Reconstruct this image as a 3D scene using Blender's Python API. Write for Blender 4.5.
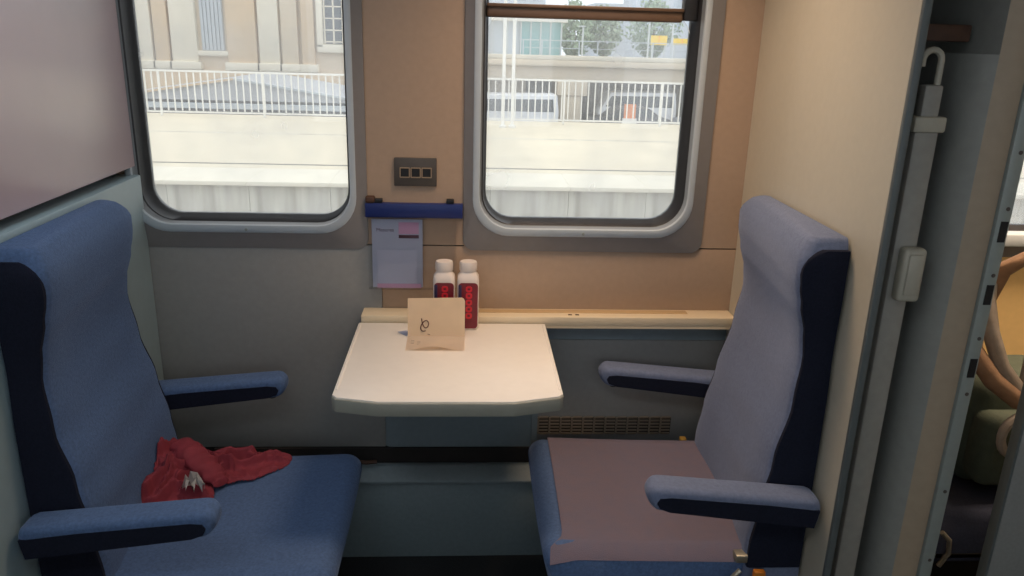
import bpy, bmesh, math, random
from mathutils import Vector, Matrix, noise

for o in list(bpy.data.objects):
    bpy.data.objects.remove(o)
SC = bpy.context.scene
COL = SC.collection
random.seed(7)

# ------------------------------------------------------------ camera, sky, lamps, exposure
EYE = 1.51          # eye height above the carriage floor (m)
D = 2.10            # window wall
cam_data = bpy.data.cameras.new('camera')
cam_data.sensor_width = 36.0
cam_data.lens = 790.0 / 1024 * 36
cam_data.clip_start = 0.02
cam_data.clip_end = 600
cam = bpy.data.objects.new('camera', cam_data)
COL.objects.link(cam)


def n3(v):
    return Vector(v).normalized()


_down = n3((-72, 2462, 790))
_fwd = Vector((-46, -255, 790))
_fwd = (_fwd - _down * _fwd.dot(_down)).normalized()
_x = _down.cross(_fwd) * -1
if _x.x < 0:
    _x = -_x
# rows: world axes expressed in camera axes (right, down, forward)
rows = [_x, _fwd, -_down]
M = Matrix([[r.x, -r.y, -r.z] for r in rows]).to_4x4()
M.translation = Vector((0, 0, EYE))
cam.matrix_world = M
SC.camera = cam

SC.view_settings.view_transform = 'Standard'
SC.view_settings.look = 'None'
SC.view_settings.exposure = 0.0
SC.view_settings.gamma = 1.0
SC.view_settings.use_curve_mapping = False

W = bpy.data.worlds.new('overcast_sky')
SC.world = W
W.use_nodes = True
wn = W.node_tree.nodes
wl = W.node_tree.links
wn.clear()
w_out = wn.new('ShaderNodeOutputWorld')
w_bg = wn.new('ShaderNodeBackground')
w_tc = wn.new('ShaderNodeTexCoord')
w_sep = wn.new('ShaderNodeSeparateXYZ')
w_rmp = wn.new('ShaderNodeValToRGB')
w_rmp.color_ramp.elements[0].position = 0.0
w_rmp.color_ramp.elements[0].color = (0.80, 0.87, 0.95, 1)
w_rmp.color_ramp.elements[1].position = 1.0
w_rmp.color_ramp.elements[1].color = (0.93, 0.97, 1.0, 1)
wl.new(w_tc.outputs['Generated'], w_sep.inputs[0])
wl.new(w_sep.outputs['Z'], w_rmp.inputs[0])
wl.new(w_rmp.outputs[0], w_bg.inputs[0])
w_bg.inputs[1].default_value = 1.68
wl.new(w_bg.outputs[0], w_out.inputs[0])


def area(name, loc, rot, sx, sy, watts, rgb, spread=180, parent=None):
    l = bpy.data.lights.new(name, 'AREA')
    l.shape = 'RECTANGLE'
    l.size, l.size_y = sx, sy
    l.energy = watts
    l.color = rgb
    l.spread = math.radians(spread)
    o = bpy.data.objects.new(name, l)
    COL.objects.link(o)
    o.location = loc
    o.rotation_euler = rot
    if parent:
        o.parent = parent
    return o


WARM = (1.0, 0.73, 0.52)
LAMPS = dict(warm=5.0, aisle=8.5, bay=30.0, cool=1.6)
# warm strip over the right hand seat and the table
area('warm_strip_light', (0.34, 1.72, 2.08), (0, 0, 0), 0.4, 0.3, LAMPS['warm'], WARM, 110)
area('aisle_fill_light', (-0.5, 0.1, 2.08), (0, 0, 0), 1.6, 0.25, LAMPS['aisle'], (0.80, 0.90, 1.0))  # unseen cool light, added over the aisle to fill the left side
area('cool_fill_light', (-0.62, 1.35, 2.08), (0, 0, 0), 0.3, 0.8, LAMPS['cool'], (0.84, 0.93, 1.0), 140)  # second unseen cool light, added to brighten the left seat
area('next_bay_light', (1.7, 1.75, 2.08), (0, 0, 0), 0.3, 0.3, LAMPS['bay'], WARM)  # unseen warm light, added to bring out the dark backpack


# ------------------------------------------------------------ helpers
def lin(c):
    c /= 255.0
    return c / 12.92 if c <= 0.04045 else ((c + 0.055) / 1.055) ** 2.4


def rgb(r, g, b):
    return (lin(r), lin(g), lin(b), 1.0)


def mat(name, col, rough=0.6, var=0.06, scale=30.0, bump=0.0, bump_scale=200.0, metal=0.0,
        sheen=0.0, spec=0.5, stretch=None, col2=None, emit=0.0, coat=0.0):
    m = bpy.data.materials.new(name)
    m.use_nodes = True
    nt = m.node_tree
    b = nt.nodes['Principled BSDF']
    b.inputs['Roughness'].default_value = rough
    b.inputs['Metallic'].default_value = metal
    b.inputs['Specular IOR Level'].default_value = spec
    b.inputs['Sheen Weight'].default_value = sheen
    b.inputs['Coat Weight'].default_value = coat
    tc = nt.nodes.new('ShaderNodeTexCoord')
    mp = nt.nodes.new('ShaderNodeMapping')
    if stretch:
        mp.inputs['Scale'].default_value = stretch
    nt.links.new(tc.outputs['Object'], mp.inputs[0])
    nz = nt.nodes.new('ShaderNodeTexNoise')
    nz.inputs['Scale'].default_value = scale
    nz.inputs['Detail'].default_value = 6
    nt.links.new(mp.outputs[0], nz.inputs['Vector'])
    mx = nt.nodes.new('ShaderNodeMix')
    mx.data_type = 'RGBA'
    if col2 is None:
        a = tuple(min(1, c * (1 - var)) for c in col[:3]) + (1,)
        c2 = tuple(min(1, c * (1 + var)) for c in col[:3]) + (1,)
    else:
        a, c2 = col, col2
    mx.inputs['A'].default_value = a
    mx.inputs['B'].default_value = c2
    rp = nt.nodes.new('ShaderNodeMapRange')
    rp.inputs['From Min'].default_value = 0.3
    rp.inputs['From Max'].default_value = 0.7
    nt.links.new(nz.outputs[0], rp.inputs['Value'])
    nt.links.new(rp.outputs[0], mx.inputs['Factor'])
    nt.links.new(mx.outputs['Result'], b.inputs['Base Color'])
    if sheen:
        b.inputs['Sheen Tint'].default_value = tuple(min(1, c * 1.6 + 0.2) for c in col[:3]) + (1,)
        b.inputs['Sheen Roughness'].default_value = 0.35
    if bump:
        n2 = nt.nodes.new('ShaderNodeTexNoise')
        n2.inputs['Scale'].default_value = bump_scale
        n2.inputs['Detail'].default_value = 3
        nt.links.new(mp.outputs[0], n2.inputs['Vector'])
        bp = nt.nodes.new('ShaderNodeBump')
        bp.inputs['Strength'].default_value = bump
        bp.inputs['Distance'].default_value = 0.002
        nt.links.new(n2.outputs[0], bp.inputs['Height'])
        nt.links.new(bp.outputs[0], b.inputs['Normal'])
    if emit:
        b.inputs['Emission Color'].default_value = col
        b.inputs['Emission Strength'].default_value = emit
    return m


def glass_mat(name, veil=0.06, tint=(1, 1, 1, 1), refl=0.05):
    m = bpy.data.materials.new(name)
    m.use_nodes = True
    nt = m.node_tree
    nt.nodes.clear()
    out = nt.nodes.new('ShaderNodeOutputMaterial')
    tr = nt.nodes.new('ShaderNodeBsdfTransparent')
    tr.inputs[0].default_value = tint
    gl = nt.nodes.new('ShaderNodeBsdfGlossy')
    gl.inputs['Roughness'].default_value = 0.02
    tl = nt.nodes.new('ShaderNodeBsdfTranslucent')
    tl.inputs[0].default_value = (0.9, 0.9, 0.88, 1)
    fr = nt.nodes.new('ShaderNodeFresnel')
    fr.inputs[0].default_value = 1.45
    mul = nt.nodes.new('ShaderNodeMath')
    mul.operation = 'MULTIPLY'
    mul.inputs[1].default_value = refl / 0.05
    nt.links.new(fr.outputs[0], mul.inputs[0])
    nz = nt.nodes.new('ShaderNodeTexNoise')
    nz.inputs['Scale'].default_value = 6
    tc = nt.nodes.new('ShaderNodeTexCoord')
    nt.links.new(tc.outputs['Object'], nz.inputs['Vector'])
    m3 = nt.nodes.new('ShaderNodeMath')
    m3.operation = 'MULTIPLY'
    m3.inputs[1].default_value = veil * 2  # pale haze mixed into the pane, uneven by noise
    nt.links.new(nz.outputs[0], m3.inputs[0])
    a = nt.nodes.new('ShaderNodeMixShader')
    nt.links.new(m3.outputs[0], a.inputs[0])
    nt.links.new(tr.outputs[0], a.inputs[1])
    nt.links.new(tl.outputs[0], a.inputs[2])
    b = nt.nodes.new('ShaderNodeMixShader')
    nt.links.new(mul.outputs[0], b.inputs[0])
    nt.links.new(a.outputs[0], b.inputs[1])
    nt.links.new(gl.outputs[0], b.inputs[2])
    nt.links.new(b.outputs[0], out.inputs[0])
    return m


def finish(name, bm, m, parent=None, smooth=40, recalc=True):
    if recalc:
        bmesh.ops.recalc_face_normals(bm, faces=bm.faces)
    me = bpy.data.meshes.new(name)
    bm.to_mesh(me)
    bm.free()
    if smooth:
        me.polygons.foreach_set('use_smooth', [True] * len(me.polygons))
        me.set_sharp_from_angle(angle=math.radians(smooth))
    me.materials.append(m)
    o = bpy.data.objects.new(name, me)
    COL.objects.link(o)
    if parent:
        o.parent = parent
        o.matrix_parent_inverse = parent.matrix_basis.inverted()
    return o


def box_bm(x0, x1, y0, y1, z0, z1, bev=0.0, seg=2, bm=None):
    own = bm is None
    b = bmesh.new()
    vs = [b.verts.new((x, y, z)) for x in (x0, x1) for y in (y0, y1) for z in (z0, z1)]
    for f in ((0, 1, 3, 2), (4, 6, 7, 5), (0, 4, 5, 1), (2, 3, 7, 6), (0, 2, 6, 4), (1, 5, 7, 3)):
        b.faces.new([vs[i] for i in f])
    bmesh.ops.recalc_face_normals(b, faces=b.faces)
    if bev:
        bmesh.ops.bevel(b, geom=list(b.edges), offset=bev, segments=seg, profile=0.5, affect='EDGES')
    if own:
        return b
    tmp = bpy.data.meshes.new('tmp')
    b.to_mesh(tmp)
    b.free()
    bm.from_mesh(tmp)
    bpy.data.meshes.remove(tmp)
    return bm


def box(name, x0, x1, y0, y1, z0, z1, m, parent=None, bev=0.0, seg=2):
    return finish(name, box_bm(x0, x1, y0, y1, z0, z1, bev, seg), m, parent)


def ring_bm(bm, rings, close_start=False, close_end=False):
    vr = [[bm.verts.new(p) for p in r] for r in rings]
    n = len(vr[0])
    for a, b in zip(vr[:-1], vr[1:]):
        for i in range(n):
            j = (i + 1) % n
            bm.faces.new((a[i], a[j], b[j], b[i]))
    if close_start:
        bm.faces.new(vr[0])
    if close_end:
        bm.faces.new(vr[-1])
    return bm


def rrect(x0, x1, z0, z1, r, y, seg=8):
    pts = []
    r = min(r, (x1 - x0) / 2 - 1e-5, (z1 - z0) / 2 - 1e-5)
    for cx, cz, a0 in ((x1 - r, z1 - r, 0), (x0 + r, z1 - r, 90), (x0 + r, z0 + r, 180), (x1 - r, z0 + r, 270)):
        for k in range(seg + 1):
            a = math.radians(a0 + 90 * k / seg)
            pts.append((cx + r * math.cos(a), y, cz + r * math.sin(a)))
    return pts


def tube_bm(pts, r, n=8, bm=None, cap=True):
    bm = bm or bmesh.new()
    pts = [Vector(p) for p in pts]
    rings = []
    up = None
    for i, p in enumerate(pts):
        t = (pts[min(i + 1, len(pts) - 1)] - pts[max(i - 1, 0)]).normalized()
        if up is None:
            up = t.orthogonal().normalized()
        else:
            up = (up - t * up.dot(t)).normalized()
        s = t.cross(up)
        rr = r[i] if isinstance(r, (list, tuple)) else r
        rings.append([p + (up * math.cos(2 * math.pi * k / n) + s * math.sin(2 * math.pi * k / n)) * rr for k in range(n)])
    return ring_bm(bm, rings, cap, cap)


def tube(name, pts, r, m, parent=None, n=8):
    return finish(name, tube_bm(pts, r, n), m, parent)


def lathe(name, prof, m, parent=None, n=20, loc=(0, 0, 0)):
    bm = bmesh.new()
    rings = [[(loc[0] + r * math.cos(2 * math.pi * k / n), loc[1] + r * math.sin(2 * math.pi * k / n), loc[2] + z) for k in range(n)] for r, z in prof]
    ring_bm(bm, rings, True, True)
    return finish(name, bm, m, parent)


def prism(name, poly, axis, a0, a1, m, parent=None, bev=0.0, seg=2):
    """extrude a polygon given in the two other axes along axis ('x','y','z')"""
    bm = bmesh.new()

    def p3(u, v, a):
        return {'x': (a, u, v), 'y': (u, a, v), 'z': (u, v, a)}[axis]
    r0 = [p3(u, v, a0) for u, v in poly]
    r1 = [p3(u, v, a1) for u, v in poly]
    ring_bm(bm, [r0, r1], True, True)
    bmesh.ops.recalc_face_normals(bm, faces=bm.faces)
    if bev:
        bmesh.ops.bevel(bm, geom=list(bm.edges), offset=bev, segments=seg, profile=0.5, affect='EDGES')
    return finish(name, bm, m, parent)


def tag(o, label=None, cat=None, group=None, kind=None):
    if label:
        o['label'] = label
    if cat:
        o['category'] = cat
    if group:
        o['group'] = group
    if kind:
        o['kind'] = kind
    return o


def thing(name, loc, label, cat, group=None, rz=0.0):
    o = bpy.data.objects.new(name, None)
    o.empty_display_size = 0.05
    COL.objects.link(o)
    o.location = loc
    o.rotation_euler = (0, 0, rz)
    return tag(o, label, cat, group)


def struct(o):
    o['kind'] = 'structure'
    return o


def copy_part(src, parent, loc):
    c = src.copy()
    COL.objects.link(c)
    c.parent = parent
    c.matrix_parent_inverse = src.matrix_parent_inverse.copy()
    c.location = loc
    return c


def smooth_curve(keys, t):
    """cosine interpolation of (t, value) keys"""
    if t <= keys[0][0]:
        return keys[0][1]
    for (a, va), (b, vb) in zip(keys[:-1], keys[1:]):
        if t <= b:
            u = (t - a) / (b - a)
            u = u * u * (3 - 2 * u)
            return va + (vb - va) * u
    return keys[-1][1]


# ------------------------------------------------------------ materials
M_wall_low = mat('grey_laminate', rgb(140, 140, 137), 0.55, 0.04, 60, 0.15, 300)
M_wall_warm = mat('sand_laminate', rgb(178, 152, 128), 0.5, 0.03, 60, 0.12, 300)
M_part = mat('cream_laminate', rgb(196, 188, 168), 0.45, 0.02, 60, 0.1, 300)
M_surround = mat('window_surround_grey', rgb(132, 128, 126), 0.45, 0.03, 40)
M_rim = mat('window_rim_pale', rgb(186, 196, 202), 0.35, 0.02, 40, spec=0.6)
M_rimstep = mat('window_rim_step', rgb(128, 134, 138), 0.35, 0.03, 40)
M_rubber = mat('black_rubber', rgb(42, 42, 44), 0.45, 0.1, 40)
M_sash = mat('bronze_sash', rgb(112, 88, 70), 0.4, 0.06, 30, metal=0.2)
M_glass = glass_mat('window_glass', 0.20)  # milky veil puts haze over the outside view into the pane
M_acrylic = glass_mat('clear_acrylic', 0.012, (0.995, 0.995, 0.995, 1), 0.025)
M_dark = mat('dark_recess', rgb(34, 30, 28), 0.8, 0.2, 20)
M_blue_panel = mat('blue_grey_panel', rgb(122, 136, 142), 0.55, 0.04, 60, 0.15, 300)
M_louvre = mat('tan_grey_louvre', rgb(132, 118, 102), 0.5, 0.04, 60)
M_heater = mat('heater_cover_paint', rgb(120, 134, 138), 0.5, 0.06, 80, 0.2, 250)
M_housing = mat('pale_blue_housing', rgb(156, 178, 184), 0.4, 0.03, 40)
M_pink = mat('glossy_mauve_panel', rgb(228, 206, 210), 0.22, 0.03, 5, spec=0.5)
M_plush = mat('blue_plush', rgb(84, 106, 142), 0.85, 0.16, 160, 0.5, 500, sheen=0.6, spec=0.15)
M_plush_worn = mat('faded_mauve_blue_plush', rgb(118, 106, 116), 0.85, 0.18, 40, 0.5, 500, sheen=0.6, spec=0.15, col2=rgb(112, 105, 118))
M_plush_back = mat('faded_grey_blue_plush', rgb(110, 120, 144), 0.85, 0.10, 120, 0.5, 500, sheen=0.6, spec=0.15)
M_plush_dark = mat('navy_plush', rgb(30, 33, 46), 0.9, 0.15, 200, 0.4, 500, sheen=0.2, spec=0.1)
M_plush_next = mat('slate_navy_plush', rgb(52, 56, 70), 0.9, 0.15, 200, 0.4, 500, sheen=0.3, spec=0.1)
M_table = mat('table_laminate', rgb(238, 232, 222), 0.38, 0.015, 40)
M_table_edge = mat('table_edge', rgb(150, 150, 138), 0.5, 0.04, 40)
M_ledge = mat('ledge_laminate', rgb(222, 204, 172), 0.42, 0.02, 40)
M_ledge_slot = mat('ledge_slot', rgb(190, 160, 118), 0.5, 0.03, 40)
M_carpet = mat('dark_carpet', rgb(30, 32, 34), 0.95, 0.4, 220, 0.6, 400)
M_ceiling = mat('ceiling_paint', rgb(205, 203, 198), 0.6, 0.02, 30)
M_alu = mat('grey_aluminium', rgb(150, 158, 152), 0.42, 0.04, 60, metal=0.1)
M_trim_blue = mat('blue_grey_edge', rgb(92, 99, 98), 0.45, 0.04, 40)
M_pole = mat('grey_pole_plastic', rgb(148, 146, 138), 0.5, 0.06, 50)
M_pole_light = mat('pale_latch_plastic', rgb(172, 168, 152), 0.5, 0.04, 50)
M_door = mat('door_leaf_grey', rgb(142, 144, 140), 0.55, 0.06, 120, 0.2, 300)
M_pillar_warm = mat('sand_pillar', rgb(166, 150, 128), 0.55, 0.04, 50)
M_pillar = mat('slate_pillar', rgb(146, 147, 140), 0.55, 0.05, 50)
M_black = mat('black_plastic', rgb(20, 20, 22), 0.5, 0.1, 50)
M_socket = mat('charcoal_socket_plate', rgb(78, 72, 66), 0.45, 0.05, 50)
M_sockframe = mat('tan_socket_frame', rgb(150, 130, 106), 0.45, 0.05, 50)
M_bar = mat('royal_blue_bar', rgb(24, 42, 104), 0.4, 0.04, 40)
M_brown = mat('brown_bracket', rgb(74, 48, 32), 0.6, 0.2, 40)
M_paper = mat('pale_blue_paper', rgb(164, 172, 194), 0.8, 0.02, 20)
M_paper2 = mat('white_paper', rgb(172, 178, 200), 0.8, 0.02, 20)
M_pinkpaper = mat('pink_print', rgb(190, 150, 182), 0.8, 0.04, 20)
M_darkprint = mat('dark_print', rgb(86, 60, 72), 0.8, 0.05, 20)
M_card = mat('buff_card', rgb(226, 198, 164), 0.8, 0.03, 20)
M_card_lit = mat('lit_card', rgb(242, 226, 206), 0.8, 0.03, 20)  # lighter copy of the buff card; light from above put into the flap
M_ink = mat('brown_ink', rgb(88, 40, 34), 0.7, 0.05, 20)
M_greyink = mat('grey_ink', rgb(196, 178, 156), 0.8, 0.05, 20)
M_bottle = mat('white_bottle_plastic', rgb(228, 216, 206), 0.35, 0.02, 20, spec=0.5)
M_label = mat('dark_red_label', rgb(118, 26, 40), 0.4, 0.10, 20)
M_labelblue = mat('dark_blue_label', rgb(52, 44, 78), 0.4, 0.08, 20)
M_labelred = mat('bright_red_print', rgb(214, 36, 52), 0.4, 0.05, 20)
M_jacket = mat('red_jacket_cloth', rgb(132, 44, 56), 0.8, 0.10, 60, 0.4, 350, sheen=0.2)
M_tissue = mat('white_tissue', rgb(218, 214, 208), 0.8, 0.03, 30)
M_metal = mat('brushed_metal', rgb(170, 164, 146), 0.35, 0.05, 60, metal=0.7)
M_orange = mat('orange_lever', rgb(196, 116, 30), 0.5, 0.05, 40)
M_gold = mat('brass_clip', rgb(190, 150, 70), 0.35, 0.05, 40, metal=0.5)
# outside
M_concrete = mat('pale_platform_concrete', rgb(228, 216, 190), 0.9, 0.05, 0.7)
M_coping = mat('white_coping', rgb(236, 228, 208), 0.9, 0.03, 2)
M_platwall = mat('stained_platform_wall', rgb(222, 218, 204), 0.9, 0.10, 2.2, stretch=(2.5, 1, 0.25), col2=rgb(168, 162, 148))
M_joint = mat('dark_joint', rgb(120, 116, 106), 0.9, 0.1, 4)
M_fence = mat('white_fence_paint', rgb(236, 234, 226), 0.5, 0.02, 10)
M_stone = mat('sandstone', rgb(226, 208, 180), 0.9, 0.07, 0.6, col2=rgb(216, 198, 172))
M_stone_pale = mat('pale_sandstone', rgb(236, 226, 204), 0.9, 0.05, 0.8)
M_stone_tan = mat('tan_sandstone', rgb(220, 194, 160), 0.9, 0.06, 0.8)
M_blind = mat('grey_blue_shutter', rgb(186, 192, 196), 0.7, 0.05, 3)
M_slate = mat('slate_roof', rgb(182, 184, 186), 0.8, 0.08, 1.2)
M_shedwall = mat('shed_wall', rgb(110, 112, 116), 0.8, 0.15, 1.0)
M_bridge = mat('bridge_concrete', rgb(232, 216, 190), 0.9, 0.05, 0.4)
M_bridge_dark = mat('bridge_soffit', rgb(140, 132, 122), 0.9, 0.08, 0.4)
M_teal = mat('teal_glass_panel', rgb(126, 176, 178), 0.25, 0.06, 1.0)
M_steel = mat('pale_steel', rgb(196, 204, 208), 0.5, 0.04, 2)
M_leaf = mat('tree_leaves', rgb(138, 160, 130), 0.8, 0.3, 3, col2=rgb(176, 192, 166))
M_trunk = mat('tree_bark', rgb(96, 84, 70), 0.9, 0.2, 5)
M_yellow = mat('yellow_sign', rgb(244, 210, 70), 0.6, 0.04, 2)
M_asphalt = mat('asphalt', rgb(120, 120, 120), 0.95, 0.1, 1.0)
M_ballast = mat('track_ballast', rgb(150, 142, 130), 0.95, 0.3, 6)
M_car_white = mat('white_car_paint', rgb(232, 234, 236), 0.3, 0.02, 2)
M_car_black = mat('black_car_paint', rgb(44, 46, 52), 0.3, 0.05, 2)
M_car_grey = mat('grey_car_paint', rgb(130, 136, 144), 0.3, 0.05, 2)
M_car_glass = mat('car_glass', rgb(60, 68, 78), 0.15, 0.05, 2)
M_tyre = mat('tyre_rubber', rgb(30, 30, 32), 0.8, 0.1, 4)
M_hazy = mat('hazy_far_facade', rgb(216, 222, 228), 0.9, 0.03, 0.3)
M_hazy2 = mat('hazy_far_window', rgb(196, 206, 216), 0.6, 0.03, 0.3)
M_orange_board = mat('orange_board', rgb(240, 140, 70), 0.7, 0.05, 2)

# ------------------------------------------------------------ carriage shell
# floor, ceiling
struct(box('floor', -2.2, 2.6, -0.82, D, -0.05, 0.0, M_carpet))
struct(box('ceiling', -2.2, 2.6, -0.82, D + 0.08, 2.12, 2.18, M_ceiling))
lamp = thing('ceiling_lamp', (0.28, 1.72, 2.12), 'warm ceiling strip lamp above the table, out of the frame', 'lamp')
box('lamp_housing', -0.02, 0.58, 1.55, 1.89, 2.10, 2.12, M_ceiling, lamp, 0.004)

# window wall (openings behind the moulded surrounds)
WB = bpy.data.objects.new('wall_back', None)
COL.objects.link(WB)
struct(WB)
YB = D + 0.06
box('upper_panel', -0.30, 0.0, D, YB, 0.957, 2.12, M_wall_warm, WB)
box('upper_panel', 0.0, 0.10, D + 0.004, YB, 0.90, 0.99, M_wall_warm, WB)
box('upper_panel', 0.61, 0.80, D, YB, 0.957, 2.12, M_wall_warm, WB)
box('upper_panel', 0.0, 0.61, D + 0.002, YB, 1.98, 2.12, M_wall_warm, WB)
box('upper_panel', -1.2, -0.30, D + 0.002, YB, 1.98, 2.12, M_wall_warm, WB)
box('upper_panel', -1.2, -0.88, D + 0.002, YB, 0.955, 1.98, M_wall_warm, WB)
box('joint_strip', -0.262, 0.80, D + 0.006, YB - 0.01, 0.94, 0.97, M_dark, WB)
box('lower_panel', -1.2, -0.225, D - 0.004, YB, 0.34, 0.954, M_wall_low, WB, 0.002)
box('lower_panel', -0.225, 0.80, D, YB, 0.745, 0.953, M_wall_warm, WB, 0.002)
box('lower_panel', 0.205, 0.80, D, YB, 0.30, 0.68, M_wall_low, WB, 0.002)
box('blue_panel', 0.205, 0.80, D + 0.006, YB, 0.68, 0.745, M_blue_panel, WB)
prism('blue_panel', [(-0.225, 0.74), (0.205, 0.74), (0.205, 0.29), (-0.15, 0.29), (-0.175, 0.30), (-0.205, 0.33), (-0.225, 0.34)], 'y', D + 0.004, YB, M_blue_panel, WB)
box('back_board', -1.2, 0.80, YB, YB + 0.02, 0.0, 1.0, M_dark, WB)
box('outer_skin', -1.2, 2.6, YB + 0.02, YB + 0.03, -0.4, 0.99, M_rimstep, WB)
# vent grille: twelve louvre groups on a dark backing
VX0, VX1 = 0.222, 0.622
box('vent_backing', VX0, VX1, D - 0.003, D - 0.0005, 0.384, 0.436, M_dark, WB)
louv = None
NV = 12
for i in range(NV):
    x0 = VX0 + (VX1 - VX0) * i / NV
    if louv is None:
        bm = bmesh.new()
        w = (VX1 - VX0) / NV
        box_bm(0, 0.005, -0.005, 0, 0.0, 0.052, 0, bm=bm)
        for k in range(6):
            z = 0.052 * k / 5 - 0.0022
            box_bm(0.005, w - 0.002, -0.005, 0, z, z + 0.0045, 0, bm=bm)
        louv = finish('louvre', bm, M_louvre, WB, 30)
        louv['kind'] = 'stuff'
        louv.location = (x0, D - 0.0025, 0.384)
    else:
        copy_part(louv, WB, (x0, D - 0.0025, 0.384))
box('vent_frame', 0.205, 0.222, D - 0.004, D, 0.36, 0.45, M_blue_panel, WB)


def window(n, x0, x1, left, right, rin=0.075):
    """x0..x1: glass edges; left, right: outer edges of the moulded surround"""
    W0 = bpy.data.objects.new('window_%d' % n, None)
    COL.objects.link(W0)
    struct(W0)
    ZT = 1.90

    def grow(d, y, r, zt=None):
        return rrect(x0 - d, x1 + d, 1.0235 - d, ZT + d, r, y)
    bm = bmesh.new()
    ring_bm(bm, [rrect(left, right, 0.943, 2.0, 0.03, D + 0.001), rrect(left + 0.001, right - 0.001, 0.944, 1.999, 0.03, D - 0.006),
                 rrect(x0 - 0.036, x1 + 0.031, 0.989, ZT + 0.034, 0.10, D - 0.020)])
    finish('surround', bm, M_surround, W0, 30)
    bm = bmesh.new()
    ring_bm(bm, [rrect(x0 - 0.036, x1 + 0.031, 0.989, ZT + 0.034, 0.10, D - 0.020),
                 rrect(x0 - 0.033, x1 + 0.028, 0.992, ZT + 0.031, 0.098, D - 0.023),
                 rrect(x0 - 0.020, x1 + 0.016, 1.009, ZT + 0.019, 0.090, D - 0.022),
                 rrect(x0 - 0.018, x1 + 0.014, 1.011, ZT + 0.017, 0.089, D - 0.016)])
    finish('rim', bm, M_rim, W0, 50)
    bm = bmesh.new()
    ring_bm(bm, [rrect(x0 - 0.018, x1 + 0.014, 1.011, ZT + 0.017, 0.089, D - 0.016),
                 rrect(x0 - 0.016, x1 + 0.012, 1.013, ZT + 0.014, 0.088, D + 0.0),
                 rrect(x0 - 0.013, x1 + 0.011, 1.014, ZT + 0.012, 0.087, D + 0.004)])
    finish('rim_step', bm, M_rimstep, W0, 50)
    bm = bmesh.new()
    ring_bm(bm, [rrect(x0 - 0.013, x1 + 0.011, 1.0135, ZT + 0.012, 0.087, D + 0.004),
                 rrect(x0 - 0.009, x1 + 0.009, 1.016, ZT + 0.009, 0.085, D + 0.006),
                 rrect(x0 - 0.006, x1 + 0.007, 1.018, ZT + 0.006, 0.082, D + 0.045),
                 rrect(x0, x1, 1.0235, ZT, rin, D + 0.055),
                 rrect(x0, x1, 1.0235, ZT, rin, D + 0.075),
                 rrect(x0 - 0.03, x1 + 0.03, 1.0, ZT + 0.03, rin, D + 0.08)])
    finish('gasket', bm, M_rubber, W0, 50)
    # screws on the rim
    sx = (x0 + x1) / 2
    lathe('screw', [(0.0, 0), (0.004, 0), (0.004, 0.0015), (0.0, 0.002)], M_alu, W0, 10).matrix_basis = \
        Matrix.Translation((sx, D - 0.0225, 0.998)) @ Matrix.Rotation(math.radians(90), 4, 'X')

    def pane(name, z0, z1, r):
        bm = bmesh.new()
        ring_bm(bm, [rrect(x0 - 0.004, x1 + 0.004, z0, z1, r, D + 0.060), rrect(x0 - 0.004, x1 + 0.004, z0, z1, r, D + 0.066)], True, True)
        return finish(name, bm, M_glass, W0, 30)
    return W0, pane


w1, pane1 = window(1, -0.838, -0.316, -0.874, -0.258)
pane1('pane', 1.02, 1.904, 0.075)
w2, pane2 = window(2, 0.058, 0.589, -0.003, 0.659)
pane2('pane', 1.02, 1.578, 0.075)
pane2('vent_pane', 1.578, 1.904, 0.02)
bm = box_bm(0.052, 0.560, D + 0.028, D + 0.058, 1.551, 1.580, 0.006, 2)
finish('vent_bar', bm, M_sash, w2)
box('vent_lip', 0.052, 0.560, D + 0.022, D + 0.032, 1.576, 1.585, M_sash, w2, 0.003)
box('vent_end', 0.560, 0.594, D + 0.020, D + 0.058, 1.556, 1.900, M_rubber, w2, 0.004)
box('vent_end', 0.052, 0.068, D + 0.020, D + 0.058, 1.604, 1.900, M_rubber, w2, 0.003)

# left partition: pale housing behind the seat and glossy mauve panel above it
WL = bpy.data.objects.new('wall_left', None)
COL.objects.link(WL)
struct(WL)
box('housing', -0.93, -0.84, -0.2, D - 0.006, 0.0, 1.137, M_housing, WL, 0.004)
box('upper_panel', -0.900, -0.853, -0.2, D - 0.003, 1.158, 2.12, M_pink, WL, 0.002)
box('edge_strip', -0.930, -0.900, -0.2, D - 0.004, 1.137, 2.12, M_rubber, WL)

# right partition: cream panel with blue-grey edge strip, pocket and pillar behind it
WR = bpy.data.objects.new('wall_right', None)
COL.objects.link(WR)
struct(WR)
box('partition_panel', 0.76, 0.774, 1.362, D - 0.001, 0.0, 2.12, M_part, WR)
box('edge_strip', 0.7595, 0.7745, 1.352, 1.362, 0.0, 2.12, M_trim_blue, WR, 0.003)
# pillar with a curved front, pale sand towards the door
prof = [(0.915, 1.66), (0.912, 1.55), (0.913, 1.48), (0.918, 1.45), (0.928, 1.425), (0.945, 1.41)]
bm = bmesh.new()
for z0, z1 in ((0.0, 1.50),):
    ring_bm(bm, [[(x, y, z0) for x, y in prof] + [(0.945, 1.7, z0), (0.915, 1.7, z0)], [(x, y, z1) for x, y in prof] + [(0.945, 1.7, z1), (0.915, 1.7, z1)]], True, True)
finish('pillar', bm, M_pillar, WR, 30)
bm = bmesh.new()
prof2 = [(0.938, 1.70), (0.938, 1.46), (0.940, 1.43), (0.945, 1.41)]
ring_bm(bm, [[(x, y, z) for x, y in prof2] + [(0.945, 1.7, z)] for z in (1.50, 2.12)], True, True)
finish('pillar', bm, M_pillar, WR, 30)
bm = bmesh.new()
prof3 = [(0.945, 1.7), (0.945, 1.41), (0.965, 1.404), (0.985, 1.402), (0.996, 1.404), (1.0, 1.412), (1.0, 1.7)]
ring_bm(bm, [[(x, y, z) for x, y in prof3] for z in (0.0, 2.12)], True, True)
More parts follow.
